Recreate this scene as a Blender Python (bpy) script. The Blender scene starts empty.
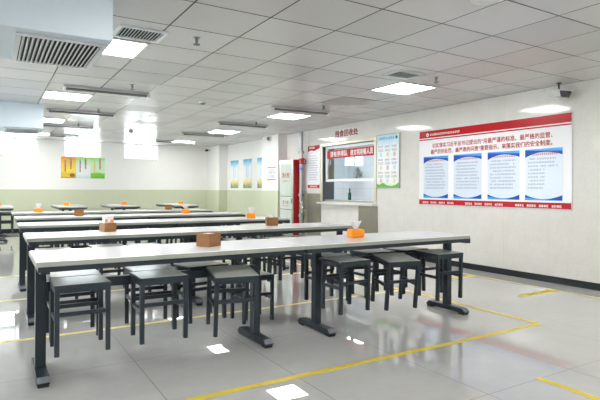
import bpy, bmesh, math, random
from mathutils import Matrix, Vector, Euler
random.seed(7)
R = math.radians
SC = bpy.context.scene
COL = SC.collection

# ------------------------------------------------------------------ camera, world, light, exposure
CAM_H = 1.165
cam_d = bpy.data.cameras.new('camera')
cam = bpy.data.objects.new('camera', cam_d); COL.objects.link(cam)
cam_d.sensor_width = 36; cam_d.lens = 509.2 * 36 / 600; cam_d.shift_y = -10.48 / 600
cam_d.clip_start = .02; cam_d.clip_end = 200
cam.matrix_world = (Matrix.Translation((0, 0, CAM_H)) @ Matrix.Rotation(R(-31.269), 4, 'Z')
                    @ Matrix.Rotation(R(90), 4, 'X') @ Matrix.Rotation(R(.263), 4, 'Z'))
SC.camera = cam
SC.view_settings.view_transform = 'Standard'; SC.view_settings.look = 'None'
SC.view_settings.gamma = 1; SC.view_settings.use_curve_mapping = False
SC.view_settings.exposure = 0.49
LAMP = 22.0        # ceiling panel emission
SKY = 14.0         # daylight outside the windows
w = bpy.data.worlds.new('sky'); SC.world = w; w.use_nodes = True
bg = w.node_tree.nodes['Background']; bg.inputs[0].default_value = (.93, .97, 1, 1); bg.inputs[1].default_value = SKY
try:
    SC.cycles.use_denoising = True; SC.cycles.max_bounces = 10; SC.cycles.diffuse_bounces = 6
    SC.cycles.glossy_bounces = 5; SC.cycles.transparent_max_bounces = 12
    SC.cycles.sample_clamp_indirect = 6; SC.cycles.caustics_reflective = False; SC.cycles.caustics_refractive = False
except Exception:
    pass

def portal(name, loc, rot, sx, sy):                   # daylight sampling through a window opening
    d = bpy.data.lights.new(name, 'AREA'); d.shape = 'RECTANGLE'; d.size = sx; d.size_y = sy
    d.cycles.is_portal = True
    o = bpy.data.objects.new(name, d); COL.objects.link(o); o.location = loc; o.rotation_euler = rot
    return o

# ------------------------------------------------------------------ node / material helpers
def new_mat(name):
    m = bpy.data.materials.new(name); m.use_nodes = True
    return m, m.node_tree, m.node_tree.nodes['Principled BSDF']
def rgb(c): return (c[0], c[1], c[2], 1)
def mth(nt, op, a, b=None, c=None):
    n = nt.nodes.new('ShaderNodeMath'); n.operation = op
    for i, v in enumerate((a, b, c)):
        if v is None: continue
        if isinstance(v, (int, float)): n.inputs[i].default_value = v
        else: nt.links.new(v, n.inputs[i])
    return n.outputs[0]
def mixc(nt, fac, a, b):
    n = nt.nodes.new('ShaderNodeMix'); n.data_type = 'RGBA'
    for s, v in ((n.inputs[0], fac), (n.inputs[6], a), (n.inputs[7], b)):
        if isinstance(v, (int, float)): s.default_value = v
        elif isinstance(v, tuple): s.default_value = rgb(v)
        else: nt.links.new(v, s)
    return n.outputs[2]
def objco(nt):
    t = nt.nodes.new('ShaderNodeTexCoord'); s = nt.nodes.new('ShaderNodeSeparateXYZ')
    nt.links.new(t.outputs['Object'], s.inputs[0])
    return t.outputs['Object'], s.outputs
def noise(nt, co, scale, detail=3, rough=.5):
    n = nt.nodes.new('ShaderNodeTexNoise'); n.inputs['Scale'].default_value = scale
    n.inputs['Detail'].default_value = detail; n.inputs['Roughness'].default_value = rough
    nt.links.new(co, n.inputs['Vector']); return n.outputs['Fac']
def line_mask(nt, v, period, off, width):             # 1 on joint lines of a grid along one axis
    f = mth(nt, 'FRACT', mth(nt, 'DIVIDE', mth(nt, 'SUBTRACT', v, off), period))
    d = mth(nt, 'MINIMUM', f, mth(nt, 'SUBTRACT', 1.0, f))
    return mth(nt, 'LESS_THAN', d, width / period / 2)
def plain(name, c, rough=.5, metal=0, spec=.5, var=.06, scale=9, coat=0):
    m, nt, p = new_mat(name)
    co, _ = objco(nt)
    n = noise(nt, co, scale)
    lo = tuple(max(0, x * (1 - var)) for x in c); hi = tuple(min(1, x * (1 + var)) for x in c)
    nt.links.new(mixc(nt, n, lo, hi), p.inputs['Base Color'])
    p.inputs['Roughness'].default_value = rough; p.inputs['Metallic'].default_value = metal
    p.inputs['Specular IOR Level'].default_value = spec; p.inputs['Coat Weight'].default_value = coat
    p.inputs['Coat Roughness'].default_value = .08
    return m
def emit(name, c, s):
    m, nt, p = new_mat(name)
    p.inputs['Base Color'].default_value = rgb((.9, .9, .9))
    p.inputs['Emission Color'].default_value = rgb(c); p.inputs['Emission Strength'].default_value = s
    return m
def ramp_mat(name, axis, a, b, stops, rough=.35):     # printed colour wash of a poster
    m, nt, p = new_mat(name)
    co, s = objco(nt)
    v = mth(nt, 'DIVIDE', mth(nt, 'SUBTRACT', s[axis], a), b - a)
    v = mth(nt, 'ADD', v, mth(nt, 'MULTIPLY', mth(nt, 'SUBTRACT', noise(nt, co, 7), .5), .22))
    r = nt.nodes.new('ShaderNodeValToRGB')
    while len(r.color_ramp.elements) < len(stops): r.color_ramp.elements.new(.5)
    for e, (pos, c) in zip(r.color_ramp.elements, stops): e.position = pos; e.color = rgb(c)
    nt.links.new(v, r.inputs[0]); nt.links.new(r.outputs[0], p.inputs['Base Color'])
    p.inputs['Roughness'].default_value = rough
    return m

M = {}
# floor: polished porcelain tiles
m, nt, p = new_mat('floor_tile'); co, s = objco(nt)
g = mth(nt, 'MAXIMUM', line_mask(nt, s[0], .8, .835, .006), line_mask(nt, s[1], .8, 1.925, .005))
n1 = noise(nt, co, 1.6, 5, .6); n2 = noise(nt, co, 14, 4)
base = mixc(nt, mth(nt, 'MULTIPLY_ADD', n1, .7, mth(nt, 'MULTIPLY', n2, .3)), (.385, .385, .38), (.52, .52, .51))
nt.links.new(mixc(nt, g, base, (.10, .10, .09)), p.inputs['Base Color'])
nt.links.new(mth(nt, 'MULTIPLY_ADD', n1, .022, mth(nt, 'MULTIPLY', g, .4)), p.inputs['Roughness'])
p.inputs['Specular IOR Level'].default_value = .75
M['floor'] = m
# ceiling: lacquered metal panels
PX, X0, PY, Y0 = .605, 1.827, .593, 3.45
m, nt, p = new_mat('ceiling_panel'); co, s = objco(nt)
g = mth(nt, 'MAXIMUM', line_mask(nt, s[0], PX, X0, .012), line_mask(nt, s[1], PY, Y0, .014))
ix = mth(nt, 'FLOOR', mth(nt, 'DIVIDE', mth(nt, 'SUBTRACT', s[0], X0), PX))
iy = mth(nt, 'FLOOR', mth(nt, 'DIVIDE', mth(nt, 'SUBTRACT', s[1], Y0), PY))
cb = nt.nodes.new('ShaderNodeCombineXYZ'); nt.links.new(ix, cb.inputs[0]); nt.links.new(iy, cb.inputs[1])
wn = nt.nodes.new('ShaderNodeTexWhiteNoise'); nt.links.new(cb.outputs[0], wn.inputs['Vector'])
base = mixc(nt, wn.outputs['Value'], (.55, .545, .535), (.65, .645, .635))
nt.links.new(mixc(nt, g, base, (.075, .072, .062)), p.inputs['Base Color'])
p.inputs['Roughness'].default_value = .24; p.inputs['Specular IOR Level'].default_value = .3
# each panel hangs a hair differently
va = nt.nodes.new('ShaderNodeVectorMath'); va.operation = 'SUBTRACT'; va.inputs[1].default_value = (.5, .5, .5)
nt.links.new(wn.outputs['Color'], va.inputs[0])
vs = nt.nodes.new('ShaderNodeVectorMath'); vs.operation = 'SCALE'; vs.inputs['Scale'].default_value = .03
nt.links.new(va.outputs[0], vs.inputs[0])
geo = nt.nodes.new('ShaderNodeNewGeometry')
vd = nt.nodes.new('ShaderNodeVectorMath'); vd.operation = 'ADD'
nt.links.new(geo.outputs['Normal'], vd.inputs[0]); nt.links.new(vs.outputs[0], vd.inputs[1])
vn = nt.nodes.new('ShaderNodeVectorMath'); vn.operation = 'NORMALIZE'; nt.links.new(vd.outputs[0], vn.inputs[0])
nt.links.new(vn.outputs[0], p.inputs['Normal'])
M['ceiling'] = m
# painted wall, white over pale green
m, nt, p = new_mat('two_tone_paint'); co, s = objco(nt)
g = mth(nt, 'LESS_THAN', s[2], 1.135)
n = noise(nt, co, 3)
nt.links.new(mixc(nt, g, mixc(nt, n, (.82, .815, .79), (.86, .855, .83)), mixc(nt, n, (.56, .60, .44), (.60, .64, .48))), p.inputs['Base Color'])
p.inputs['Roughness'].default_value = .45
M['paint'] = m
M['white_paint'] = plain('white_paint', (.8, .8, .78), .5, var=.02)
# cream stone tile of the near right wall
m, nt, p = new_mat('cream_tile'); co, s = objco(nt)
g = mth(nt, 'MAXIMUM', line_mask(nt, s[1], .66, 3.24, .003), line_mask(nt, s[2], .8, .28, .002))
n1 = noise(nt, co, 5, 6, .65); n2 = noise(nt, co, 40, 3)
base = mixc(nt, mth(nt, 'MULTIPLY_ADD', n1, .6, mth(nt, 'MULTIPLY', n2, .4)), (.60, .585, .55), (.82, .805, .775))
nt.links.new(mixc(nt, mth(nt, 'MULTIPLY', g, .45), base, (.45, .42, .36)), p.inputs['Base Color'])
p.inputs['Roughness'].default_value = .09; p.inputs['Specular IOR Level'].default_value = .7
M['cream'] = m
M['base_black'] = plain('black_skirting_tile', (.014, .018, .022), .25)
m, nt, p = new_mat('kitchen_tile'); co, s = objco(nt)
g = mth(nt, 'MAXIMUM', mth(nt, 'MAXIMUM', line_mask(nt, s[1], .3, 0, .008), line_mask(nt, s[2], .3, 0, .008)), line_mask(nt, s[0], .3, .07, .008))
nt.links.new(mixc(nt, g, (.66, .72, .78), (.48, .54, .60)), p.inputs['Base Color']); p.inputs['Roughness'].default_value = .2
M['kitchen_tile'] = m
# brushed taupe steel
m, nt, p = new_mat('brushed_steel'); co, s = objco(nt)
mp = nt.nodes.new('ShaderNodeMapping'); mp.inputs['Scale'].default_value = (1, 60, 1.2); nt.links.new(co, mp.inputs[0])
nn = noise(nt, mp.outputs[0], 3)
nt.links.new(mixc(nt, nn, (.28, .265, .22), (.42, .395, .34)), p.inputs['Base Color'])
p.inputs['Metallic'].default_value = .85; p.inputs['Roughness'].default_value = .34
M['steel'] = m
M['dark_jamb'] = plain('dark_steel_jamb', (.10, .11, .125), .3, .4)
M['frame_gold'] = plain('champagne_frame', (.62, .57, .46), .3, .6)
M['sash_white'] = plain('white_sash', (.82, .84, .86), .35)
M['alu_white'] = plain('white_window_frame', (.85, .85, .83), .4)
def glass(name, tint, gloss):
    m = bpy.data.materials.new(name); m.use_nodes = True; nt = m.node_tree; nt.nodes.clear()
    o = nt.nodes.new('ShaderNodeOutputMaterial'); t = nt.nodes.new('ShaderNodeBsdfTransparent'); g = nt.nodes.new('ShaderNodeBsdfGlossy')
    t.inputs[0].default_value = rgb(tint); g.inputs['Roughness'].default_value = .02
    f = nt.nodes.new('ShaderNodeFresnel'); f.inputs[0].default_value = 1.5
    gm = nt.nodes.new('ShaderNodeNewGeometry'); mx = nt.nodes.new('ShaderNodeMixShader')
    nt.links.new(mth(nt, 'MULTIPLY', mth(nt, 'MULTIPLY', f.outputs[0], gloss), mth(nt, 'SUBTRACT', 1.0, gm.outputs['Backfacing'])), mx.inputs[0])
    nt.links.new(t.outputs[0], mx.inputs[1]); nt.links.new(g.outputs[0], mx.inputs[2]); nt.links.new(mx.outputs[0], o.inputs[0])
    return m
M['glass'] = glass('window_glass', (.95, .97, .98), 1.0)
M['hatch_glass'] = glass('hatch_glass', (.88, .93, .95), 1.9)
# furniture
M['frame'] = plain('grey_blue_powder_coat', (.021, .031, .041), .34, spec=.35, var=.12, scale=25)
M['top'] = plain('white_laminate', (.79, .81, .84), .17, var=.02, spec=.5)
M['edge'] = plain('grey_green_edge_band', (.33, .35, .31), .4)
m, nt, p = new_mat('grey_laminate_seat'); co, s = objco(nt)
n1 = noise(nt, co, 12, 4)
nt.links.new(mixc(nt, n1, (.30, .32, .295), (.40, .42, .385)), p.inputs['Base Color']); p.inputs['Roughness'].default_value = .25
M['seat'] = m
M['rubber'] = plain('black_rubber', (.012, .012, .013), .6)
M['cap'] = plain('worn_grey_plastic', (.16, .18, .21), .4, var=.5, scale=60)
m, nt, p = new_mat('bamboo_wood'); co, s = objco(nt)
mp = nt.nodes.new('ShaderNodeMapping'); mp.inputs['Scale'].default_value = (3, 3, 40); nt.links.new(co, mp.inputs[0])
nn = noise(nt, mp.outputs[0], 3, 4)
nt.links.new(mixc(nt, nn, (.17, .068, .016), (.34, .155, .045)), p.inputs['Base Color']); p.inputs['Roughness'].default_value = .4
M['wood'] = m
M['wood_in'] = plain('pale_box_interior', (.5, .34, .2), .6)
M['orange'] = plain('orange_plastic', (.93, .30, .006), .3, var=.04)
M['tissue'] = plain('white_tissue_paper', (.87, .87, .9), .9, var=.03)
M['tape'] = plain('yellow_floor_tape', (.68, .52, .035), .45, var=.18, scale=6)
M['tape_worn'] = plain('worn_yellow_tape', (.72, .62, .25), .5, var=.15, scale=12)
M['ink_dark'] = plain('dark_ink', (.10, .09, .05), .6)
# print colours
M['red'] = plain('red_print', (.47, .006, .012), .3, spec=.2, var=.05)
M['ink_red'] = plain('red_ink', (.46, .010, .018), .5, spec=.2)
M['maroon'] = plain('maroon_ink', (.26, .012, .03), .4)
M['paper'] = plain('white_print', (.84, .85, .88), .22, var=.01)
M['panel_wash'] = plain('pale_blue_print', (.66, .74, .86), .22, var=.02)
M['ink_grey'] = plain('grey_ink', (.17, .22, .32), .5)
M['ink_blue'] = plain('blue_ink', (.02, .10, .42), .4)
M['blue'] = plain('blue_print', (.004, .075, .45), .3, spec=.2, var=.3, scale=4)
M['sky_blue'] = plain('light_blue_print', (.06, .36, .84), .25)
M['white_ink'] = plain('white_ink', (.86, .86, .86), .4)
M['green_print'] = plain('green_print', (.14, .42, .07), .4, var=.3, scale=20)
M['yellow_print'] = plain('yellow_print', (.75, .52, .06), .4, var=.3, scale=20)
M['scroll_gold'] = plain('pale_yellow_print', (.80, .68, .40), .4)
M['pale_red'] = plain('pale_red_print', (.72, .45, .45), .4)
M['black'] = plain('black_plastic', (.01, .01, .012), .3)
M['offwhite'] = plain('off_white_plastic', (.72, .72, .70), .35)
M['duct'] = plain('pale_blue_white_duct_paint', (.56, .64, .71), .35, var=.02)
M['grille_white'] = plain('white_grille', (.68, .70, .71), .4)
M['void'] = plain('dark_void', (.012, .013, .014), .8)
M['metal'] = plain('galvanised_metal', (.36, .37, .37), .35, .8)
M['pipe_grey'] = plain('grey_pipe', (.40, .42, .43), .35, .5)
M['red_paint'] = plain('red_enamel', (.45, .012, .016), .25, coat=.3)
M['pale_green_glass'] = plain('pale_green_door_glass', (.60, .66, .60), .12, var=.04)
M['silver'] = plain('silver', (.62, .63, .62), .25, .8)
M['tube'] = plain('unlit_lamp_tube', (.17, .18, .17), .25)
M['green_bottle'] = plain('dark_green_bottle', (.005, .10, .07), .15)
M['vent_grey'] = plain('grey_perforated_panel', (.40, .38, .37), .5, var=.2, scale=120)
M['lamp'] = emit('lamp_diffuser', (1, .985, .95), LAMP)

# ------------------------------------------------------------------ mesh helpers
class MB:
    def __init__(self): self.b = bmesh.new()
    def box(self, x0, x1, y0, y1, z0, z1, bev=0, mat=None):
        vs = [self.b.verts.new((x, y, z)) for z in (z0, z1) for y in (y0, y1) for x in (x0, x1)]
        fs = [self.b.faces.new([vs[i] for i in q]) for q in ((0, 2, 3, 1), (4, 5, 7, 6), (0, 1, 5, 4), (2, 6, 7, 3), (0, 4, 6, 2), (1, 3, 7, 5))]
        if mat is not None: bmesh.ops.transform(self.b, matrix=mat, verts=vs)
        if bev:
            es = list({e for f in fs for e in f.edges})
            bmesh.ops.bevel(self.b, geom=es, offset=bev, segments=2, profile=.5, affect='EDGES')
        return self
    def prism(self, pts, axis, a, b, bev=0):           # polygon pts in the two other axes, swept along axis
        def mk(p, t):
            c = list(p); c.insert(axis, t); return self.b.verts.new(c)
        A = [mk(q, a) for q in pts]; B = [mk(q, b) for q in pts]; n = len(pts)
        self.b.faces.new(A); self.b.faces.new(B[::-1])
        for i in range(n): self.b.faces.new((A[i], B[i], B[(i + 1) % n], A[(i + 1) % n]))
        return self
    def lathe(self, prof, seg=20, mat=None):           # prof: (r, z) list
        rings = []
        new = []
        for r, z in prof:
            if r < 1e-6: v = self.b.verts.new((0, 0, z)); rings.append([v]); new.append(v)
            else:
                ring = [self.b.verts.new((r * math.cos(2 * math.pi * k / seg), r * math.sin(2 * math.pi * k / seg), z)) for k in range(seg)]
                rings.append(ring); new += ring
        for A, B in zip(rings, rings[1:]):
            for k in range(seg):
                q = [A[k % len(A)], A[(k + 1) % len(A)], B[(k + 1) % len(B)], B[k % len(B)]]
                u = []
                for v in q:
                    if v not in u: u.append(v)
                if len(u) > 2:
                    try: self.b.faces.new(u)
                    except ValueError: pass
        for ring in (rings[0], rings[-1]):
            if len(ring) > 2: self.b.faces.new(ring)
        if mat is not None: bmesh.ops.transform(self.b, matrix=mat, verts=new)
        return self
    def tube(self, p, q, r, seg=12):
        p, q = Vector(p), Vector(q); d = q - p
        mt = Matrix.Translation(p) @ d.to_track_quat('Z', 'Y').to_matrix().to_4x4()
        return self.lathe([(r, 0), (r, d.length)], seg, mt)
    def torus(self, R0, r, mat, seg=24, s2=8):
        vs = [[self.b.verts.new(mat @ Vector(((R0 + r * math.cos(2 * math.pi * j / s2)) * math.cos(2 * math.pi * i / seg),
               (R0 + r * math.cos(2 * math.pi * j / s2)) * math.sin(2 * math.pi * i / seg), r * math.sin(2 * math.pi * j / s2)))) for j in range(s2)] for i in range(seg)]
        for i in range(seg):
            for j in range(s2):
                self.b.faces.new((vs[i][j], vs[(i + 1) % seg][j], vs[(i + 1) % seg][(j + 1) % s2], vs[i][(j + 1) % s2]))
        return self
    def build_in(self, mat):
        bmesh.ops.transform(self.b, matrix=mat, verts=self.b.verts); return self
    def quad(self, pts):
        self.b.faces.new([self.b.verts.new(q) for q in pts]); return self
    def rect(self, x0, x1, y0, y1, z=0): return self.quad([(x0, y0, z), (x1, y0, z), (x1, y1, z), (x0, y1, z)])
    def poly(self, pts, z=0): return self.quad([(x, y, z) for x, y in pts])
    def text(self, s, x, y, size, z=0, align='LEFT', sx=1.0, width=None, bold=0.0):
        cu = bpy.data.curves.new('lettering', 'FONT'); cu.body = s; cu.size = size; cu.resolution_u = 2
        cu.align_x = align
        o = bpy.data.objects.new('lettering', cu); COL.objects.link(o)
        dg = bpy.context.evaluated_depsgraph_get(); dg.update()
        me = bpy.data.meshes.new_from_object(o.evaluated_get(dg))
        xs = [v.co.x for v in me.vertices]
        if width and xs: sx = width / max(1e-6, max(xs) - min(xs))
        x_min = min(xs) if (xs and align == 'LEFT') else 0
        me.transform(Matrix.Translation((x, y, z)) @ Matrix.Diagonal((sx, 1, 1, 1)) @ Matrix.Translation((-x_min, 0, 0)))
        self.b.from_mesh(me)
        for dx, dy in (((bold, 0), (0, bold), (bold, bold)) if bold else ()):
            m2 = me.copy(); m2.transform(Matrix.Translation((dx, dy, 0.00004 * (1 + (dy > 0) + (dx > 0))))); self.b.from_mesh(m2); bpy.data.meshes.remove(m2)
        bpy.data.objects.remove(o); bpy.data.curves.remove(cu); bpy.data.meshes.remove(me)
        return self
    def scribble(self, x0, x1, y, h, z=0, dens=1.0):    # a row of print too small to read: small square strokes
        x = x0
        while x < x1 - h * .8:
            if random.random() < dens:
                a = h * .8
                for k in range(3):
                    yy = y + h * (.1 + .36 * k + random.uniform(-.05, .05))
                    self.rect(x + random.uniform(0, .15) * a, x + a * random.uniform(.75, 1), yy, yy + h * .17, z)
                xx = x + a * random.uniform(.3, .6); self.rect(xx, xx + h * .15, y, y + h * .9, z + .00005)
            x += h
        return self
    def build(self, name, mat, parent=None, smooth=False):
        bmesh.ops.recalc_face_normals(self.b, faces=self.b.faces) if not getattr(self, 'flat', 0) else None
        me = bpy.data.meshes.new(name); self.b.to_mesh(me); self.b.free()
        me.materials.append(M[mat] if isinstance(mat, str) else mat)
        if smooth:
            for f in me.polygons: f.use_smooth = True
        o = bpy.data.objects.new(name, me); COL.objects.link(o)
        if parent: o.parent = parent
        return o
class Print(MB):                                        # flat print: keeps its faces towards +z
    flat = 1
def tag(o, label, cat, group=None):
    o['label'] = label; o['category'] = cat
    if group: o['group'] = group
    return o
def thing(name, label, cat, loc=(0, 0, 0), rot=(0, 0, 0), group=None):
    o = bpy.data.objects.new(name, None); COL.objects.link(o); o.empty_display_size = .1
    o.location = loc; o.rotation_euler = rot
    return tag(o, label, cat, group)
def struct(o): o['kind'] = 'structure'; return o
def copy_tree(o, parent=None):
    c = o.copy(); COL.objects.link(c); c.parent = parent
    for ch in list(o.children): copy_tree(ch, c)
    return c
RIGHT = Matrix(((0, 0, -1), (-1, 0, 0), (0, 1, 0))).to_euler()      # print on the right wall: x reads towards -Y, y up, z out of the wall
BACK = Matrix(((1, 0, 0), (0, 0, -1), (0, 1, 0))).to_euler()

# ------------------------------------------------------------------ setting
XL, XR, YF, YB, H = -3.2, 6.07, -2.6, 15.2, 2.48
struct(MB().box(XL - .2, 9.6, YF - .2, YB + .3, -.1, 0).build('floor', 'floor'))
struct(MB().box(XL - .2, 9.6, YF - .2, YB + .3, H, H + .1).build('ceiling', 'ceiling'))
def wall_holes(axis, a, b, s0, s1, z0, z1, holes):      # wall slab between a and b on its thickness axis; holes (s0,s1,z0,z1)
    mb = MB()
    ss = sorted({s0, s1} | {h[0] for h in holes} | {h[1] for h in holes})
    for p0, p1 in zip(ss, ss[1:]):
        hz = sorted([(h[2], h[3]) for h in holes if h[0] <= p0 + 1e-6 and h[1] >= p1 - 1e-6])
        z = z0
        for h0, h1 in hz + [(z1, z1)]:
            if h0 - z > 1e-4:
                if axis == 0: mb.box(a, b, p0, p1, z, h0)
                else: mb.box(p0, p1, a, b, z, h0)
            z = h1
    return mb
WINS = [(.06, 1.06), (1.70, 2.64), (3.29, 4.25)]
WZ0, WZ1 = 2.03, 2.46
struct(wall_holes(1, YB, YB + .22, XL - .2, XR + .1, 0, H, [(a, b, WZ0, WZ1) for a, b in WINS + [(-1.6, -.6)]]).build('wall_back', 'paint'))
LW = [(5.8, 7.6), (9.4, 11.2)]  # unseen windows, placed for the daylight they add to the far half
struct(wall_holes(0, XL - .22, XL, YF, YB, 0, H, [(a, b, 1.0, 2.2) for a, b in LW]).build('wall_left', 'paint'))
FW = [(-2.4, -1.4), (-.6, .4), (1.2, 2.2)]  # unseen windows behind the camera, kept small to limit their added daylight
struct(wall_holes(1, YF - .22, YF, XL - .2, XR + .2, 0, H, [(a, b, 2.03, 2.46) for a, b in FW]).build('wall_front', 'white_paint'))
YK = 9.66                                                # end of the tiled kitchen wall
HY0, HY1, HZ0, HZ1 = 7.33, 9.05, .92, 2.08
struct(wall_holes(0, XR, XR + .27, YF, YK, 0, H, [(HY0, HY1, HZ0, HZ1)]).build('wall_right', 'cream'))
struct(MB().box(XR, XR + .27, YK, YB, 0, H).build('wall_recess', 'paint'))
struct(MB().box(5.83, XR + .01, 10.6, 11.45, 0, H).build('wall_pillar', 'paint'))
struct(MB().box(5.80, XR + .01, 14.2, YB + .01, 0, H).build('wall_corner', 'paint'))
# skirting
struct(MB().box(XR - .012, XR + .01, YF, 9.1, 0, .085, .003).build('baseboard_right', 'base_black'))
struct(MB().box(XR - .012, XR + .01, YK + .02, 10.6, 0, .11).box(XR - .012, XR + .01, 11.45, 14.2, 0, .11).box(5.818, 5.84, 10.59, 11.46, 0, .11).box(5.788, 5.81, 14.19, YB, 0, .11).build('baseboard_recess', 'base_black'))
struct(MB().box(XL, 5.8, YB - .012, YB + .01, 0, .11).build('baseboard_back', 'base_black'))
struct(MB().box(XL - .01, XL + .012, YF, YB, 0, .11).build('baseboard_left', 'base_black'))
# windows
wi = [0]
def window(axis, wallp, a, b, z0, z1, mull, depth=.1):
    wi[0] += 1
    r = bpy.data.objects.new('window_%d' % wi[0], None); COL.objects.link(r); struct(r)
    f = MB(); g = MB(); t = .035
    c = wallp + math.copysign(depth, wallp - (0 if axis == 0 else 5))
    def bx(mb, s0, s1, zz0, zz1, th):
        if axis == 0: mb.box(c - th, c + th, s0, s1, zz0, zz1)
        else: mb.box(s0, s1, c - th, c + th, zz0, zz1)
    bx(f, a, b, z0, z0 + t, .03); bx(f, a, b, z1 - t, z1, .03)
    for s in [a + t / 2, b - t / 2] + [a + (b - a) * k / (mull + 1) for k in range(1, mull + 1)]:
        bx(f, s - t / 2, s + t / 2, z0 + t, z1 - t, .03)
    bx(g, a + t, b - t, z0 + t, z1 - t, .003)
    fo = f.build('window_frame', 'alu_white', r); struct(fo)
    go = g.build('window_pane', 'glass', r); struct(go)
    mid = (a + b) / 2
    if axis == 0: portal('daylight_portal', (wallp - .2, mid, (z0 + z1) / 2), (0, R(-90), 0), z1 - z0, b - a)
    elif wallp > 0: portal('daylight_portal', (mid, wallp + .2, (z0 + z1) / 2), (R(-90), 0, 0), b - a, z1 - z0)
    else: portal('daylight_portal', (mid, wallp - .2, (z0 + z1) / 2), (R(90), 0, 0), b - a, z1 - z0)
for a, b in WINS + [(-1.6, -.6)]: window(1, YB, a, b, WZ0, WZ1, 1)
for a, b in LW: window(0, XL, a, b, 1.0, 2.2, 2)
for a, b in FW: window(1, YF, a, b, 2.03, 2.46, 1)

# kitchen behind the hatch
struct(MB().box(8.3, 8.4, 5.8, 11.3, 0, H).box(XR + .27, 8.4, 11.2, 11.3, 0, H).box(XR + .27, 8.4, 5.7, 5.8, 0, H).build('wall_kitchen', 'kitchen_tile'))
# hatch: jamb lining, champagne frame, upper fixed sash
r = struct(bpy.data.objects.new('window_%d' % (wi[0] + 1), None)); COL.objects.link(r)
struct(MB().box(XR - .005, XR + .28, HY1 - .012, HY1, HZ0, HZ1).box(XR - .005, XR + .28, HY0, HY0 + .012, HZ0, HZ1).box(XR - .005, XR + .28, HY0, HY1, HZ1 - .012, HZ1).build('jamb_lining', 'dark_jamb', r))
struct(MB().box(XR - .025, XR + .01, HY0 - .06, HY1 + .06, HZ1, HZ1 + .06, .004).box(XR - .025, XR + .01, HY1, HY1 + .06, HZ0, HZ1, .004).box(XR - .025, XR + .01, HY0 - .06, HY0, HZ0, HZ1, .004).build('hatch_frame', 'frame_gold', r))
SZ = 1.33
struct(MB().box(XR + .03, XR + .07, HY0 + .012, HY1 - .05, SZ, SZ + .055, .004).box(XR + .03, XR + .07, HY0 + .012, HY1 - .05, HZ1 - .06, HZ1 - .012, .004)
       .box(XR + .03, XR + .07, HY1 - .10, HY1 - .05, SZ, HZ1 - .02, .004).box(XR + .03, XR + .07, HY0 + .012, HY0 + .05, SZ, HZ1 - .02, .004).build('sash', 'sash_white', r))
struct(MB().box(XR + .047, XR + .053, HY0 + .05, HY1 - .1, SZ + .055, HZ1 - .06).build('window_pane', 'hatch_glass', r))
struct(MB().box(XR + .03, XR + .3, HY0 + .012, HY1 - .012, HZ0 - .005, HZ0 + .035, .005).build('sill_track', 'metal', r))
# steel facing of the wall beside and under the hatch
struct(MB().box(XR - .018, XR + .01, 9.12, YK, .0, 1.08, .003).build('trim_1', 'steel'))
struct(MB().box(XR - .018, XR + .01, 7.24, 7.80, .0, .86, .003).build('trim_2', 'steel'))

t = thing('serving_ledge', 'cream stone ledge under the kitchen hatch', 'ledge', (XR, 8.2, .885))
MB().box(-.13, -.001, -.95, .92, -.02, .02, .008).build('ledge_slab', 'cream', t)
MB().box(-.125, -.02, -.93, .90, .0201, .022).build('top_sheet', 'steel', t)

# inside the kitchen: poster, fan, bottle, and added lamps
t = thing('kitchen_poster', 'pale blue poster with red stripe on the kitchen wall behind the hatch', 'poster', (8.295, 9.75, 1.72), RIGHT)
MB().box(-.25, .25, -.42, .42, .0005, .006).build('sheet', 'panel_wash', t)
Print().rect(-.25, .25, -.42, -.33, .0068).build('red_stripe', 'ink_red', t)
for k in range(5): Print().scribble(-.2, .2, .25 - k * .1, .035, .007).build('lettering', 'ink_grey', t)
t = thing('wall_fan', 'round wall fan inside the kitchen seen through the hatch glass', 'fan', (8.29, 10.55, 1.58), RIGHT)
MB().box(-.05, .05, -.05, .05, 0, .08, .005).build('mount', 'offwhite', t)
cg = MB()
for k in range(4): cg.torus(.05 + .04 * k, .004, Matrix.Translation((0, 0, .14)))
for k in range(8):
    a = k * math.pi / 4; cg.tube((.02 * math.cos(a), .02 * math.sin(a), .14), (.17 * math.cos(a), .17 * math.sin(a), .14), .003, 6)
cg.build('cage', 'metal', t)
bl = MB()
for k in range(3):
    bl.box(.02, .15, -.045, .045, .108, .112, 0, Matrix.Rotation(k * 2.094, 4, 'Z') @ Matrix.Rotation(.25, 4, 'X'))
bl.lathe([(.03, .08), (.03, .125), (0, .13)], 12).build('blade', 'cap', t)
t = thing('detergent_bottle', 'dark green bottle standing on the sill of the hatch', 'bottle', (XR + .2, 8.37, HZ0 + .035))
MB().lathe([(0, 0), (.032, .002), (.034, .02), (.034, .13), (.016, .17), (.013, .21)], 14).build('bottle_body', 'green_bottle', t, True)
MB().lathe([(.015, .208), (.015, .235), (0, .237)], 12).build('cap', 'black', t)

for ky_, kl in ((7.6, 'nearer'), (9.8, 'farther')):  # unseen panels, added to brighten the kitchen interior
  t = thing('ceiling_light', 'added unseen light panel brightening the kitchen behind the hatch, %s one' % kl, 'ceiling light', (7.3, ky_, H))
  MB().box(-.31, .31, -.31, .31, -.014, -.0005, .003).build('light_frame', 'offwhite', t)
  MB().box(-.28, .28, -.28, .28, -.018, -.012).build('diffuser', 'lamp', t)
# red banner inside the sash
t = thing('window_banner', 'red banner with white lettering across the top of the hatch glass', 'banner', (XR + .043, (HY0 + HY1) / 2 - .03, 1.90), RIGHT)
MB().box(-.80, .76, -.085, .085, .0005, .0025).build('sheet', 'red', t)
Print().text('请有序排队', -.68, -.045, .125, .0032, width=.60, bold=.004).build('lettering', 'white_ink', t)
Print().text('做文明用餐人员', .02, -.045, .125, .0032, width=.70, bold=.004).build('lettering', 'white_ink', t)
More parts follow.
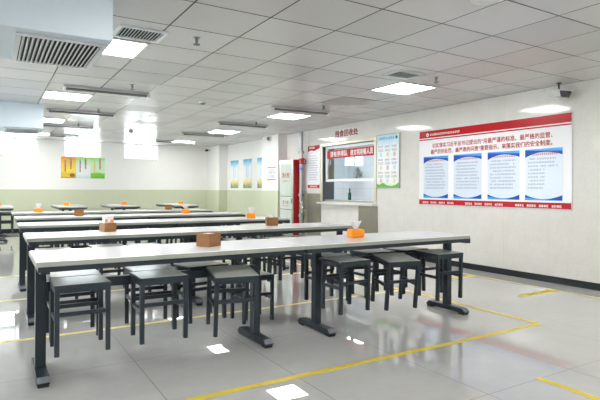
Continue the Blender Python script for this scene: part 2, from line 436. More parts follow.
# sign above the hatch
t = thing('wall_sign', 'small sign with maroon characters above the kitchen hatch', 'sign', (XR - .001, 8.22, 2.30), RIGHT)
MB().box(-.40, .40, -.075, .08, .0005, .008, .002).build('sign_plate', 'offwhite', t)
Print().text('残食回收处', -.38, -.055, .14, .0088, width=.76, bold=.011).build('lettering', 'maroon', t)

# ------------------------------------------------------------------ the large notice board
def Yu(u):
    a = math.atan((u - 300) / 509.2) + R(31.269); return XR / math.tan(a)
BY0, BY1, BZ0, BZ1 = 3.585, 6.172, .933, 2.125
bw, bh = BY1 - BY0, BZ1 - BZ0
t = thing('notice_board', 'large red and white notice board with four blue panels on the right wall', 'notice board', (XR - .001, BY1, BZ1), RIGHT)
MB().box(0, bw, -bh, 0, .0005, .018, .002).build('board', 'paper', t)
for ya, yb_ in ((-.10 * bh, -.004), (-.128 * bh, -.112 * bh), (-bh + .004, -.932 * bh)): Print().rect(.004, bw - .004, ya, yb_, .0186).build('red_band', 'red', t)
X = lambda u: BY1 - Yu(u)
lg = Print().poly([(.185 + .028 * math.cos(k * .3927), -.058 * bh + .028 * math.sin(k * .3927)) for k in range(16)], .0192)
lg.build('round_logo', 'white_ink', t)
Print().poly([(.185 + .014 * math.cos(k * 1.2566 + 1.57) , -.058 * bh + .014 * math.sin(k * 1.2566 + 1.57)) for k in range(5)], .0196).build('logo_mark', 'red', t)
hd = Print().scribble(.24, .86, -.058 * bh - .018, .034, .0192)
hd.build('header_lettering', 'white_ink', t)
Print().text('切实落实习近平总书记提出的“用最严谨的标准、最严格的监管、', X(433), -.235 * bh, .078, .0192, width=X(553) - X(433), bold=.0025).build('slogan_lettering', 'ink_red', t)
Print().text('最严厉的处罚、最严肃的问责”重要指示，来落实我们的安全制度。', X(431.5), -.318 * bh, .078, .0192, width=X(553) - X(431.5), bold=.0025).build('slogan_lettering', 'ink_red', t)
for x0 in (X(423.5), X(466), X(516)):
    for q, s in enumerate(('管理单位', '责任单位', '监督单位', '执行单位')):
        Print().text(s, x0 + q * .175, -.983 * bh, .036, .0192, width=.13, bold=.001).build('footer_lettering', 'white_ink', t)
for pi, (u0, u1) in enumerate(((424.5, 449), (454.5, 482.5), (488.5, 520.5), (526, 563.5))):
    x0, x1 = X(u0), X(u1); wdt = x1 - x0; y1, y0 = -.352 * bh, -.912 * bh
    po = MB().box(x0, x1, y0, y1, .0185, .0205).build('text_panel', 'panel_wash', t)
    N = 14
    def arc(f): return [(x0 + wdt * k / N, f(k / N)) for k in range(N + 1)]
    top = arc(lambda q: y1 - .045 - .06 * (1 - 4 * q * (1 - q)) * (1.1 if q < .5 else .75))
    Print().poly(top + [(x1, y1), (x0, y1)], .021).build('header_wave', 'blue', po)
    top2 = arc(lambda q: y1 - .012 - .03 * q)
    Print().poly(top2 + [(x1, y1), (x0, y1)], .0213).build('header_tint', 'sky_blue', po)
    bot = arc(lambda q: y0 + .018 + .055 * (1 - 4 * q * (1 - q)))
    Print().poly([(x0, y0), (x1, y0)] + bot[::-1], .021).build('footer_wave', 'blue', po)
    bot2 = arc(lambda q: y0 + .008 + .03 * (1 - q) ** 2)
    Print().poly([(x0, y0), (x1, y0)] + bot2[::-1], .0213).build('footer_tint', 'sky_blue', po)
    Print().scribble(x0 + wdt * .2, x1 - wdt * .12, y1 - .085, .027, .0211).build('panel_heading', 'ink_red', po)
    for k in range(9):
        e = random.uniform(.85, 1) if pi < 3 or k in (0, 1, 2) else .55
        Print().scribble(x0 + wdt * (.08 if k % 3 else .12), x0 + wdt * (.08 + .86 * e), y1 - .14 - k * .047, .022, .0211, .93).build('body_lettering', 'ink_grey', po)

# blue and green poster beside the hatch
t = thing('tall_poster', 'pale blue framed poster with green foot and small pictures right of the hatch', 'poster', (XR - .001, 7.262, 2.165), RIGHT)
pw, ph = .615, .97
M['poster_wash'] = ramp_mat('poster_wash', 1, -ph, 0, [(0, (.55, .72, .45)), (.14, (.80, .86, .80)), (.35, (.82, .87, .90)), (.75, (.80, .88, .92)), (1, (.36, .66, .80))])
MB().box(0, pw, -ph, 0, .0005, .02, .002).build('poster_frame', 'metal', t)
MB().box(.015, pw - .015, -ph + .015, -.015, .012, .0215).build('sheet', 'poster_wash', t)
Print().scribble(.08, .48, -.10, .045, .022).build('heading_lettering', 'ink_blue', t)
Print().poly([(.54 + .03 * math.cos(k * .524), -.075 + .03 * math.sin(k * .524)) for k in range(12)], .022).build('emblem', 'ink_dark', t)
g1 = Print(); g1.poly([(.015, -ph + .015), (.6, -ph + .015), (.6, -ph + .10), (.52, -ph + .06), (.42, -ph + .04), (.3, -ph + .05), (.18, -ph + .10), (.08, -ph + .06), (.015, -ph + .09)], .022)
g1.build('grass_border', 'green_print', t)
for row in range(3):
    for c in range(3):
        x = .055 + c * .18; y = -.24 - row * .235
        q = Print().scribble(x, x + .15, y, .032, .022).build('caption', 'ink_red', t)
        Print().scribble(x, x + .15, y - .045, .02, .022).scribble(x, x + .15, y - .07, .02, .022).build('note_lettering', 'ink_grey', t)
        cxx, cyy = x + .075, y - .125
        mt = ('panel_wash', 'scroll_gold', 'pale_red')[(row + c) % 3]
        Print().poly([(cxx + .035 * math.cos(k * .7), cyy + .045 * math.sin(k * .7)) for k in range(9)], .022).build('picture', mt, t)

# red and white notice left of the hatch
t = thing('rule_poster', 'narrow white notice with red top and red foot left of the hatch', 'poster', (XR - .001, 9.64, 2.13), RIGHT)
MB().box(0, .48, -.93, 0, .0005, .012, .002).build('sheet', 'paper', t)
Print().poly([(0, 0), (0, -.13), (.12, -.10), (.26, -.12), (.48, -.07), (.48, 0)], .0126).build('red_border', 'ink_red', t)
Print().rect(0, .48, -.93, -.86, .0126).build('red_border', 'ink_red', t)
for k in range(11): Print().scribble(.05, .43 if k % 3 else .36, -.24 - k * .052, .026, .0126).build('lettering', 'ink_grey', t)
Print().scribble(.08, .42, -.915, .04, .013).scribble(.06, .3, -.07, .045, .013).build('white_lettering', 'white_ink', t)

# fire hydrant cabinet
t = thing('fire_cabinet', 'tall red fire hydrant cabinet with pale glass door against the recess wall', 'cabinet', (5.81, 9.87, 0))
MB().box(.012, .255, 0, .63, .10, 1.84, .006).build('cabinet_body', 'red_paint', t)
MB().box(.05, .25, .03, .6, 0, .10).build('plinth', 'black', t)
d = MB().box(-.008, .012, 0, .63, .10, 1.84, .004).build('door', 'silver', t)
for z0, z1 in ((1.02, 1.76), (.72, 1.00), (.16, .70)):
    MB().box(-.011, -.004, .05, .58, z0, z1).build('door_glass', 'pale_green_glass', d)
MB().box(-.035, -.008, .03, .045, .85, .97, .003).build('door_handle', 'silver', d)
lt = thing('tmp', '', '', (0, 0, 0)); bpy.data.objects.remove(lt)
p_ = Print().text('消火栓', -.17, 1.44, .13, 0, width=.34, bold=.003).text('火警119', -.13, 1.34, .05, 0, width=.26)
p_.text('消火栓', -.14, .84, .09, 0, width=.28, bold=.002).text('FIRE HYDRANT', -.15, .78, .04, 0, width=.3).text('119', -.13, .40, .16, 0, width=.26, bold=.004).text('消防', -.1, .28, .08, 0, width=.2)
lo = p_.build('lettering', 'ink_red', d); lo.rotation_euler = RIGHT; lo.location = (-.0125, .32, 0)
# standpipe
t = thing('standpipe', 'grey floor to ceiling fire pipe with red handwheel beside the fire cabinet', 'pipe', (5.965, 9.775, 0))
MB().lathe([(.042, 0), (.042, 2.48)], 16).build('pipe', 'pipe_grey', t, False)
for z in (.55, 1.02, 1.98): MB().lathe([(.043, z), (.068, z), (.068, z + .05), (.043, z + .05)], 16).build('flange', 'metal', t)
MB().lathe([(.0435, 1.60), (.0445, 1.60), (.0445, 1.66), (.0435, 1.66)], 16).build('blue_band', 'sky_blue', t)
hv = MB().torus(.06, .012, Matrix.Translation((-.02, -.12, 1.80)) @ Matrix.Rotation(R(80), 4, 'X'))
for k in range(3):
    a = k * math.pi / 3; v = Vector((.06 * math.cos(a), 0, .06 * math.sin(a))); c0 = Vector((-.02, -.12, 1.80)); hv.tube(c0 - v, c0 + v, .008, 8)
hv.tube((0, 0, 1.80), (-.02, -.13, 1.80), .018)
hv.lathe([(.043, 1.74), (.06, 1.76), (.06, 1.84), (.043, 1.86)], 14)
hv.build('handwheel', 'red_paint', t)
MB().tube((0, 0, .76), (-.02, -.16, .76), .028).lathe([(.05, 0), (.05, .02), (0, .02)], 14, Matrix.Translation((-.02, -.16, .76)) @ Matrix.Rotation(R(90), 4, 'X')).tube((0, -.02, .64), (0, -.02, .90), .05, 12).build('hose_valve', 'silver', t)

# far right wall: four tall calendars and a small notice on the pillar
M['scroll'] = ramp_mat('scroll_print', 1, -.8, 0, [(0, (.10, .28, .22)), (.10, (.30, .38, .20)), (.14, (.72, .55, .12)), (.26, (.80, .74, .45)), (.34, (.82, .86, .87)), (.74, (.78, .86, .90)), (.90, (.22, .58, .80)), (1, (.03, .36, .60))])
for k, (y, lab) in enumerate(((13.93, 'tall blue and yellow wall poster nearest the far corner pillar'), (13.05, 'tall blue and yellow wall poster in the middle of its three'), (12.17, 'tall blue and yellow wall poster nearest the sign pillar'))):
    t = thing('scroll_poster', lab, 'poster', (XR - .001, y, 2.0), RIGHT, 'tall posters on the recess wall')
    MB().box(0, .52, -.8, 0, .0005, .012, .002).build('sheet', 'scroll', t)
    q = Print()
    for c, (xx, n) in enumerate(((.30, 9), (.20, 7))):
        for r_ in range(n): q.scribble(xx, xx + .045, -.18 - .045 * r_ - .05 * c, .04, .0126)
    q.build('lettering', ('sky_blue', 'ink_blue', 'sky_blue')[k], t)
t = thing('pillar_notice', 'small square notice with red border on the pillar beside the fire cabinet', 'notice', (5.829, 11.14, 1.71), RIGHT)
MB().box(0, .44, -.32, 0, .0005, .008, .001).build('sheet', 'paper', t)
Print().rect(0, .44, -.02, 0, .0086).rect(0, .44, -.32, -.30, .0086).rect(.0, .01, -.32, 0, .0086).rect(.43, .44, -.32, 0, .0086).scribble(.1, .36, -.085, .035, .0086).build('red_border', 'ink_red', t)
Print().text('光盘行动', .06, -.17, .09, .0086, width=.32).scribble(.08, .4, -.26, .06, .0086, .7).build('lettering', 'ink_dark', t)

# back wall: poster of three joined sheets
t = thing('triptych_poster', 'orange, white and green triple poster below the high windows of the back wall', 'poster', (1.63, YB - .001, 2.03), BACK)
tw = 1.13; th = .58
M['tri_a'] = ramp_mat('orange_print', 1, -th, 0, [(0, (.55, .25, .04)), (.18, (.75, .50, .05)), (.35, (.85, .72, .12)), (.7, (.86, .55, .10)), (1, (.80, .28, .03))])
M['tri_b'] = ramp_mat('white_green_print', 1, -th, 0, [(0, (.55, .74, .68)), (.2, (.80, .86, .86)), (.6, (.80, .86, .80)), (.82, (.60, .80, .40)), (1, (.36, .66, .10))])
M['tri_c'] = ramp_mat('green_poster_print', 1, -th, 0, [(0, (.14, .45, .03)), (.24, (.20, .55, .05)), (.30, (.62, .82, .55)), (.75, (.60, .82, .62)), (1, (.34, .68, .12))])
for k, mk in enumerate(('tri_a', 'tri_b', 'tri_c')):
    x = tw / 3 * k
    s_ = MB().box(x, x + tw / 3 - .003, -th, 0, .0005, .01, .001).build('sheet', mk, t)
    for c, (xx, yy, ink) in enumerate(((x + .08, -.15, 'ink_blue'), (x + .22, -.09, 'ink_blue'), (x + .08, -.30, 'ink_red'), (x + .22, -.22, 'ink_red'))):
        q = Print()
        for r_ in range(3): q.scribble(xx, xx + .09, yy - .055 * r_, .06, .0106)
        q.build('lettering', (ink if k != 2 else ('yellow_print', 'ink_red')[c % 2]), s_)
    if k == 0:
        for xx in (.07, .17, .28): Print().poly([(xx + .07 * math.cos(a * .524), -th + .08 + .05 * math.sin(a * .524)) for a in range(12)], .0107 + .0002 * xx).build('food_picture', 'yellow_print' if xx != .28 else 'wood', s_)

# ------------------------------------------------------------------ ceiling fittings
lights_done = []
ROWW = {-3: 'behind the camera', 2: 'nearest', 7: 'second', 12: 'third', 17: 'farthest'}
proto = None
for cx, side in ((-12, 'far left'), (-8, 'left outer'), (-2, 'left'), (4, 'right')):
    for ky in (-8, -3, 2, 7, 12, 17):
        x0 = X0 + PX * cx; y0 = Y0 + PY * ky
        if cx in (-12,): continue
        if y0 < YF + .2 or y0 + PY > YB: continue
        if proto is None:
            proto = thing('ceiling_light', '', 'ceiling light')
            f = MB()
            for a, b, c, d_ in ((0, PX, 0, .025), (0, PX, PY - .025, PY), (0, .025, .025, PY - .025), (PX - .025, PX, .025, PY - .025)): f.box(a + .004, b - .004, c + .004, d_ - .004, -.012, -.0005)
            f.build('light_frame', 'offwhite', proto)
            MB().box(.021, PX - .021, .021, PY - .021, -.009, -.002).build('diffuser', 'lamp', proto)
            o = proto
        else: o = copy_tree(proto)
        o.location = (x0, y0, H)
        nm = {-8: 'sixth light panel out of view towards the camera end', -3: 'square light panel over the aisle in front of the tables', 2: 'glowing square ceiling panel nearest the camera', 7: 'glowing square ceiling panel second from the camera', 12: 'glowing square ceiling panel third from the camera', 17: 'glowing square ceiling panel farthest, by the back wall'}[ky]
        tag(o, nm + ', %s line of lights' % side, 'ceiling light', 'square ceiling lights')

def vent(x0, x1, y0, y1, label, mat='grille_white', tilt=20):
    t = thing('ceiling_vent', label, 'air vent', ((x0 + x1) / 2, (y0 + y1) / 2, H), group='ceiling air vents')
    a, b = (x1 - x0) / 2, (y1 - y0) / 2; e = .03
    MB().box(-a, a, -b, -b + e, -.016, -.0005, .003).box(-a, a, b - e, b, -.016, -.0005, .003).box(-a, -a + e, -b + e, b - e, -.016, -.0005).box(a - e, a, -b + e, b - e, -.016, -.0005).build('vent_frame', 'grille_white', t)
    MB().box(-a + e, a - e, -b + e, b - e, -.003, -.0005).build('backing', 'void', t)
    s_ = MB(); n = 13
    for k in range(n):
        x = -a + e + (2 * a - 2 * e) * (k + .5) / n
        s_.box(-.002, .002, -b + e, b - e, -.006, .006, 0, Matrix.Translation((x, 0, -.010)) @ Matrix.Rotation(R(tilt), 4, 'Y'))
    s_.build('louvre', mat, t)
vent(.87, 1.27, 4.22, 4.56, 'white louvred vent in the ceiling beside the nearest left light')
vent(3.80, 4.18, 4.18, 4.47, 'dark louvred vent in the ceiling beside the nearest right light', 'metal', 60)
t = tag(MB().box(X0 + 4 * PX + .006, X0 + 5 * PX - .006, Y0 + 4 * PY + .006, Y0 + 5 * PY - .006, H - .006, H - .0005).build('perforated_panel', 'vent_grey'), 'grey perforated ceiling panel between the two right hand lights', 'ceiling panel')
# duct boxes
for (y0, y1, lab) in ((3.38, 4.24, 'big pale blue air duct box with slatted grille nearest the camera'), (8.92, 9.78, 'smaller looking air duct box with slatted grille farther back over the aisle')):
    t = thing('air_duct_box', lab, 'air conditioner', (.66 if y0 < 5 else .70, y0, 2.1), group='air duct boxes')
    d = y1 - y0
    MB().box(-2.1, 0, 0, d, 0, .3795, .004).build('casing', 'duct', t)
    gx0, gx1, gy0, gy1 = -.505, -.045, .13, d - .03
    f = MB()
    for q in ((gx0 - .03, gx1 + .03, gy0 - .03, gy0), (gx0 - .03, gx1 + .03, gy1, gy1 + .03), (gx0 - .03, gx0, gy0, gy1), (gx1, gx1 + .03, gy0, gy1)): f.box(*q, -.014, -.0005, .002)
    f.build('grille_frame', 'grille_white', t)
    MB().box(gx0, gx1, gy0, gy1, -.003, -.0005).build('backing', 'void', t)
    s_ = MB(); n = 17
    for k in range(n):
        s_.box(-.002, .002, gy0, gy1, -.009, .009, 0, Matrix.Translation((gx0 + (gx1 - gx0) * (k + .5) / n, 0, -.012)) @ Matrix.Rotation(R(48), 4, 'Y'))
    s_.build('slat', 'grille_white', t)
# batten lamps
proto = None
for col, x0 in (('left', .78), ('right', 3.78)):
    for k, y in enumerate((7.08, 9.3, 11.5, 13.7)):
        if proto is None:
            proto = thing('batten_lamp', '', 'lamp')
            MB().prism([(-.018, -.022), (.018, -.022), (.028, -.0005), (-.028, -.0005)], 0, 0, 1.08).build('housing', 'metal', proto)
            MB().tube((.03, 0, -.045), (1.05, 0, -.042), .016).build('tube', 'tube', proto)
            MB().box(0, .03, -.03, .03, -.066, -.02, .003).build('end_cap', 'offwhite', proto)
            MB().box(1.05, 1.08, -.03, .03, -.066, -.02, .003).build('end_cap', 'offwhite', proto)
            o = proto
        else: o = copy_tree(proto)
        o.location = (x0, y, H)
        tag(o, 'unlit batten tube lamp on the ceiling, %s from the camera in the %s line' % (('first', 'second', 'third', 'fourth')[k], col), 'lamp', 'unlit batten lamps')
# sprinklers and smoke detectors
proto = None
for col, x in (('left', 1.52), ('right', 4.42)):
    for k, y in enumerate((4.24, 6.58, 8.93, 11.2)):
        if proto is None:
            proto = thing('sprinkler', '', 'sprinkler')
            MB().lathe([(.032, -.0005), (.034, -.006), (.012, -.012)], 16).build('escutcheon', 'silver', proto)
            MB().lathe([(.014, -.010), (.014, -.035), (.009, -.055)], 10).tube((-.014, 0, -.02), (-.004, 0, -.06), .003, 6).tube((.014, 0, -.02), (.004, 0, -.06), .003, 6).build('nozzle', 'tube', proto)
            MB().lathe([(.03, -.060), (.03, -.065), (0, -.066)], 12).build('deflector', 'tube', proto)
            o = proto
        else: o = copy_tree(proto)
        o.location = (x, y, H)
        tag(o, 'small metal sprinkler head on the ceiling, %s from the camera in the %s line' % (('first', 'second', 'third', 'fourth')[k], col), 'sprinkler', 'ceiling sprinklers')
for y, lab in ((7.32, 'round white smoke detector on the ceiling above the third table row'), (11.9, 'round white smoke detector on the ceiling near the back wall')):
    t = thing('smoke_detector', lab, 'smoke detector', (2.72, y, H), group='smoke detectors')
    MB().lathe([(.055, -.0005), (.055, -.015), (.048, -.02)], 20).build('base', 'offwhite', t)
    MB().lathe([(.045, -.019), (.045, -.03), (.03, -.048), (0, -.05)], 20).build('sensor_head', 'cap', t, True)
t = thing('ceiling_speaker', 'white round ceiling fitting cut by the top edge of the photo', 'speaker', (2.90, 2.31, H))
MB().lathe([(.11, -.0005), (.115, -.008), (.09, -.014)], 24).build('rim', 'offwhite', t)
MB().lathe([(.09, -.012), (.07, -.022), (0, -.026)], 24).build('cover', 'grille_white', t, True)
# cameras
t = thing('security_camera', 'black and white bullet security camera above the notice board', 'camera', (5.93, 3.68, H))
MB().lathe([(.03, -.0005), (.03, -.008), (.010, -.012), (.010, -.085)], 14).build('ceiling_mount', 'black', t)
bm_ = Matrix.Translation((0, 0, -.125)) @ Matrix.Rotation(R(-80), 4, 'Z') @ Matrix.Rotation(R(12), 4, 'Y')
MB().box(-.15, .06, -.04, .04, -.04, .036, .018, bm_).build('camera_body', 'offwhite', t)
MB().prism([(.02, .036), (.13, .036), (.11, -.043), (.05, -.043)], 1, -.045, .045).build_in(bm_).build('lens_hood', 'black', t)
MB().box(-.15, .155, -.048, .048, .034, .046, .003, bm_).build('sun_shield', 'offwhite', t)
MB().box(-.09, .03, -.02, .02, -.075, -.05, .006, bm_).box(-.06, -.03, -.015, .015, -.055, -.035, 0, bm_).build('bracket', 'offwhite', t)
t = thing('dome_camera', 'small grey dome camera high on the sign pillar', 'camera', (5.829, 11.0, 2.40), (0, R(-90), 0))
MB().lathe([(.06, .0005), (.062, .03), (.05, .045)], 18).build('base', 'offwhite', t)
MB().lathe([(.048, .044), (.04, .075), (.02, .092), (0, .096)], 18).build('dome', 'cap', t, True)
t = thing('corner_camera', 'tiny dark camera high on the far corner pillar', 'camera', (5.799, 14.95, 2.36), (0, R(-90), 0))
MB().lathe([(.05, .0005), (.05, .02), (.015, .03), (.015, .08)], 12).build('mount', 'offwhite', t)
MB().box(-.03, .03, -.07, .06, .075, .135, .01).build('camera_body', 'black', t)

# ------------------------------------------------------------------ floor tapes
def tape(x0, x1, y0, y1, label, mat='tape', text=None):
    if text is None:
        return tag(MB().box(x0, x1, y0, y1, .0004, .0014).build('floor_tape', mat), label, 'floor tape', 'yellow floor tapes')
    t = thing('floor_tape', label, 'floor tape', ((x0 + x1) / 2, (y0 + y1) / 2, 0), group='yellow floor tapes')
    a, b = (x1 - x0) / 2, (y1 - y0) / 2
    MB().box(-a, a, -b, b, .0004, .0016).build('strip', mat, t)
    Print().text(text, -a * .6, -b * .5, b * 1.4, .0020, width=a * 1.3).build('lettering', 'ink_dark', t)
tape(-2.6, 4.11, 2.69, 2.74, 'yellow tape line across the floor in front of the nearest tables')
tape(4.085, 4.135, 2.74, 9.6, 'yellow tape line on the floor along the right ends of the table rows')
tape(-2.6, 4.085, 4.42, 4.47, 'yellow tape line on the floor between first and second table rows', 'tape_worn')
tape(-2.6, 4.085, 6.05, 6.10, 'yellow tape line on the floor between second and third table rows', 'tape_worn')
tape(-2.6, 4.085, 7.70, 7.75, 'yellow tape line on the floor between third and fourth table rows', 'tape_worn')
tape(5.635, 5.68, .5, 9.0, 'pale yellow tape line on the floor beside the right wall skirting', 'tape_worn')
tape(4.99, 5.66, 3.485, 3.595, 'short printed yellow tape on the floor nearer of two by the right wall', 'tape', '请保持一米距离')
tape(4.95, 5.60, 4.645, 4.755, 'short printed yellow tape on the floor farther of two by the right wall', 'tape', '请保持一米距离')
tape(2.885, 2.935, .3, 1.94, 'loose yellow tape end at the bottom right corner of the photo')

# ------------------------------------------------------------------ dining tables
ORD = ('nearest', 'second', 'third', 'fourth', 'fifth')
def make_table(name, label, L, posts, loc, rotz=0, W=.62, group=None, beam=True, skew=None):
    t = thing(name, label, 'table', loc, (0, 0, rotz), group)
    MB().box(.003, L - .003, .003, W - .003, .722, .75, .003).build('tabletop', 'top', t)
    e = MB()
    e.box(0, L, 0, .004, .720, .747).box(0, L, W - .004, W, .720, .747).box(0, .004, .004, W - .004, .720, .747).box(L - .004, L, .004, W - .004, .720, .747)
    e.build('edge_band', 'edge', t)
    f = MB(); i = .012
    f.box(i, L - i, i, i + .025, .688, .722).box(i, L - i, W - i - .025, W - i, .688, .722).box(i, i + .025, i + .025, W - i - .025, .69, .722).box(L - i - .025, L - i, i + .025, W - i - .025, .69, .722)
    for px in posts: f.box(px - .025, px + .025, i + .025, W - i - .025, .672, .722)
    f.build('table_frame', 'frame', t)
    c = W / 2 + .04
    for px in posts:
        c = W / 2 + (.04 if skew is None else skew[posts.index(px)])
        MB().box(px - .03, px + .03, c - .03, c + .03, .048, .69, .003).build('leg', 'frame', t)
        y0, y1 = c - .245, c + .245
        fo = MB().prism([(y0 + .015, .014), (y0, .026), (y0 + .035, .056), (y1 - .035, .056), (y1, .026), (y1 - .015, .014)], 0, px - .034, px + .034).build('foot', 'frame', t)
        for yy in (y0 + .045, y1 - .045): MB().box(px - .03, px + .03, yy - .035, yy + .035, 0, .0145, .002).build('foot_pad', 'rubber', fo)
        MB().quad([(px - .0335, y0 + .0005, .026), (px + .0335, y0 + .0005, .026), (px + .0335, y0 + .032, .0568), (px - .0335, y0 + .032, .0568)]).build('end_cap', 'cap', fo)
    c = W / 2 + .04
    if beam: MB().box(min(posts) + .028, max(posts) - .028, c - .075, c - .025, .53, .59, .002).build('beam', 'frame', t)
    return t

ROWS = [3.20, 4.76, 6.42, 8.05, 9.65]
TA, TB, TL = .217, 2.004, 1.785
lt_ = make_table('dining_table', 'a', TL, (.05, 1.535), (TA, ROWS[0], 0), group='long dining tables')
rt_ = make_table('dining_table', 'b', TL - .005, (.315, 1.80), (TB, ROWS[0], 0), group='long dining tables', skew=(.04, -.015))
for k, y in enumerate(ROWS):
    for side, pr_t, x in (('left', lt_, TA), ('right', rt_, TB)):
        if k == 3 and side == 'left': pr_t = lt_ = make_table('dining_table', '', TL, (.28, 1.535), (TA, y, 0)); o = pr_t
        elif k == 4 and side == 'left': o = copy_tree(lt_)
        else: o = pr_t if k == 0 else copy_tree(pr_t)
        dx = (0, .04, .05, .08, .09)[k]
        o.location = (x + dx, y, 0)
        if k and side == 'right': o.scale.x = (1, .885, .93, .94, .95)[k]     # these rows end in slightly shorter tables
        tag(o, 'long white topped dining table, %s half of the %s row from the camera' % (side, ORD[k]), 'table', 'long dining tables')
# tables standing end-on before the back wall
FAR = [(.43, 'leftmost, beside the aisle'), (1.92, 'second from the left'), (3.12, 'third from the left'), (4.60, 'rightmost')]
far_tabs = []
for k, (xr, wd) in enumerate(FAR):
    if k == 0: o = make_table('dining_table', '', 1.8, (.2, 1.6), (0, 0, 0), R(90)); fp = o
    else: o = copy_tree(fp)
    o.location = (xr, 12.6, 0)
    tag(o, 'white table standing end-on before the back wall, %s' % wd, 'table', 'end-on tables by the back wall')

# ------------------------------------------------------------------ stools
SW, SD, SH = .31, .30, .41
def make_stool():
    t = thing('hanging_stool', '', 'stool')
    MB().box(-SW / 2, SW / 2, -SD / 2, SD / 2, .390, .408, .004).build('seat_rim', 'frame', t)
    MB().box(-SW / 2 + .006, SW / 2 - .006, -SD / 2 + .006, SD / 2 - .006, .404, .410, .0015).build('seat', 'seat', t)
    lx = SW / 2 - .016; lf = -SD / 2 + .016; lb = SD / 2 - .052; h = .0135
    f = MB(); f.box(-lx - h, lx + h, lf - h, lf + h, .362, .391).box(-lx - h, lx + h, lb - h, lb + h, .362, .391)
    f.box(-lx - h, -lx + h, lf, lb, .362, .391).box(lx - h, lx + h, lf, lb, .362, .391).build('seat_frame', 'frame', t)
    for sx in (-1, 1):
        for y in (lf, lb):
            MB().box(sx * lx - h, sx * lx + h, y - h, y + h, .008, .37, .002).box(sx * lx - h + .001, sx * lx + h - .001, y - h + .001, y + h - .001, 0, .01).build('leg', 'frame', t)
        MB().box(sx * lx - .008, sx * lx + .008, lf, lb, .188, .212).build('stretcher', 'frame', t)
    for y in (lf, lb): MB().box(-lx, lx, y - .008, y + .008, .225, .249).build('stretcher', 'frame', t)
    return t
stool = make_stool(); used = [False]
NUM = ('first', 'second', 'third', 'fourth', 'fifth', 'sixth')
def place(hinge, yaw, tilt, label, group, roll=0, ground=False):
    o = stool if not used[0] else copy_tree(stool); used[0] = True
    e = Euler((tilt, roll, yaw), 'XYZ'); o.rotation_euler = e
    o.location = Vector(hinge) - e.to_matrix() @ Vector((0, SD / 2, .39)) if not ground else Vector(hinge)
    tag(o, label, 'stool', group)
    return o
# x position, yaw, tilt, pull-out (front side, back side) of the nearest row, then regular rows
near_f = [(.465, 0, 0, 0), (.945, 0, 0, 0), (1.47, -9, 7, .06), (2.45, 3, 1, 0), (2.97, -10, 7, .07), (3.50, -2, 1, .035)]
near_b = [(.47, 0, 0, 0), (.97, -2, 1, 0), (1.37, 6, 2, .01), (2.52, 3, 0, 0), (3.0, -5, 1, .01), (3.42, 4, 1, 0)]
for k, y in enumerate(ROWS):
    c = y + .31
    for side, lst, sgn in (('near', near_f, -1), ('far', near_b, 1)):
        for i, (x, yw, tl, pull) in enumerate(lst):
            if k:
                x = .217 + (x - .217) * .94 + random.uniform(-.05, .05) + (.14 if k > 2 and i == 0 else 0); yw = random.uniform(-5, 5); tl = random.uniform(0, 2.5); pull = random.uniform(0, .01)
            yy = c - .014 - pull if sgn < 0 else c - .006 + pull
            zz = .5902 + (.004 if pull > .045 else 0)
            yaw = R(yw) if sgn < 0 else R(180 + yw)
            place((x + (0, .04, .05, .08, .09)[k], yy, zz), yaw, R(tl), 'grey stool hung on the %s side of the %s table row, %s from the left' % (side, ORD[k], NUM[i]), 'stools hung on the table rows')
place((2.01, 4.15, 0), R(2), 0, 'grey stool standing on the floor behind the nearest table row', 'stools hung on the table rows', ground=True)
for k, y in enumerate((13.0, 13.6)):
    place((.43 - .31 + .014, y, .5902), R(90), 0, 'grey stool hung on the leftmost end-on table, %s one' % ('nearer', 'farther')[k], 'stools hung on the end-on table')

# ------------------------------------------------------------------ things on the tables
def tissue_bm(h, r, seed):
    rnd = random.Random(seed); b = MB(); n = 12; rings = []
    for j, z in enumerate((0, .35, .7, 1.0)):
        rr = r * (.35 + .65 * z)
        rings.append([b.b.verts.new((rr * math.cos(6.283 * k / n) * 1.1 * (1 + .25 * math.sin(3 * k + seed)), rr * .45 * math.sin(6.283 * k / n), h * (z * (1 + (.18 * math.sin(2 * k + seed) if j == 3 else 0))))) for k in range(n)])
    for A, B in zip(rings, rings[1:]):
        for k in range(n): b.b.faces.new((A[k], A[(k + 1) % n], B[(k + 1) % n], B[k]))
    return b
def orange_box(x, y, rz, label, tissue=.06, z=.75, s=1.0):
    t = thing('tissue_box', label, 'tissue box', (x, y, z + .0005), (0, 0, R(rz)), 'orange tissue boxes')
    t.scale = (s, s, s)
    b = MB(); b.box(-.065, .065, -.05, .05, 0, .072, .012); b.build('box', 'orange', t, False)
    MB().lathe([(.028, .0722), (.028, .0735), (0, .0735)], 16).build('slot', 'wood_in', t)
    if tissue:
        q = tissue_bm(tissue, .042, int(x * 10)); o = q.build('tissue', 'tissue', t, True); o.location = (0, 0, .072)
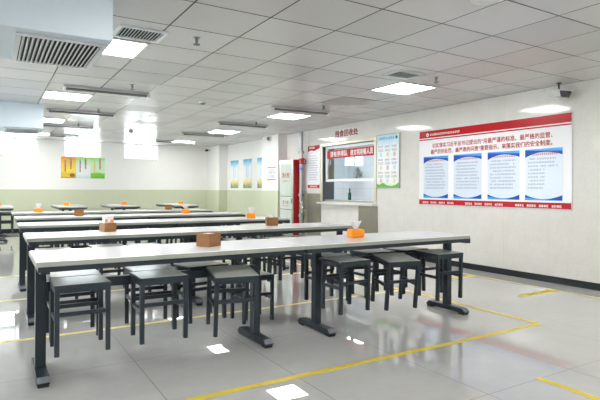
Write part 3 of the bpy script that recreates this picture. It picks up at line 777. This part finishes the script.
def wood_box(x, y, rz, label, fill=0, w=.13, d=.12, h=.095):
    t = thing('wooden_box', label, 'box', (x, y, .7505), (0, 0, R(rz)), 'wooden tissue boxes')
    a, b, e = w / 2, d / 2, .008
    MB().box(-a, a, -b, -b + e, 0, h, .001).box(-a, a, b - e, b, 0, h, .001).box(-a, -a + e, -b + e, b - e, 0, h, .001).box(a - e, a, -b + e, b - e, 0, h, .001).build('box_wall', 'wood', t)
    MB().box(-a + e, a - e, -b + e, b - e, .001, .008).build('box_floor', 'wood_in', t)
    hgt = h + (.0 if not fill else -.01)
    MB().box(-a + e + .003, a - e - .003, -b + e + .003, b - e - .003, .0085, h - .004, .006).build('tissue_stack', 'tissue', t)
    if fill == 2:
        pk = MB().box(-.045, .05, -.025, .03, h - .003, h + .075, .012).box(-.05, .0, -.035, .02, h - .003, h + .05, .012).build('tissue_packet', 'tissue', t)
        MB().box(.012, .048, -.0285, -.0255, h + .006, h + .03).box(-.048, -.022, -.0385, -.0355, h + .012, h + .042).build('orange_label', 'orange', pk)
    elif fill == 1:
        o = tissue_bm(.035, .034, 3).build('tissue', 'tissue', t, True); o.location = (0, 0, h - .005)
wood_box(1.36, 3.52, 29, 'wooden box of white tissues on the nearest table row')
orange_box(2.735, 3.56, -10, 'orange tissue box with a raised tissue on the nearest table row', .065)
wood_box(.97, 5.18, 18, 'wooden box stuffed with white and orange tissue packets on the second row', 2, .118, .11, .083)
wood_box(2.76, 5.17, -18, 'wooden box with tissue sticking out on the right of the second row', 1)
orange_box(3.20, 6.62, -25, 'orange tissue box on the right half of the third table row', .07)
wood_box(1.14, 8.30, -8, 'wooden box on the left half of the fourth table row', 0)
orange_box(2.85, 8.45, -15, 'orange tissue box on the right half of the fourth table row', .05)
wood_box(3.08, 10.2, -14, 'wooden box at the right end of the fifth table row', 0)
orange_box(.70, 9.83, 0, 'orange tissue box with tall white tissue on the fifth row by the aisle', .075)
for (x, y, lab) in ((.14, 13.7, 'leftmost'), (1.60, 13.75, 'second'), (2.98, 13.75, 'third'), (4.50, 13.75, 'rightmost')):
    orange_box(x, y, -12, 'small orange tissue box on the %s end-on table at the back' % (lab + (' ' if lab[-1] != 't' else '')).strip(), .03)
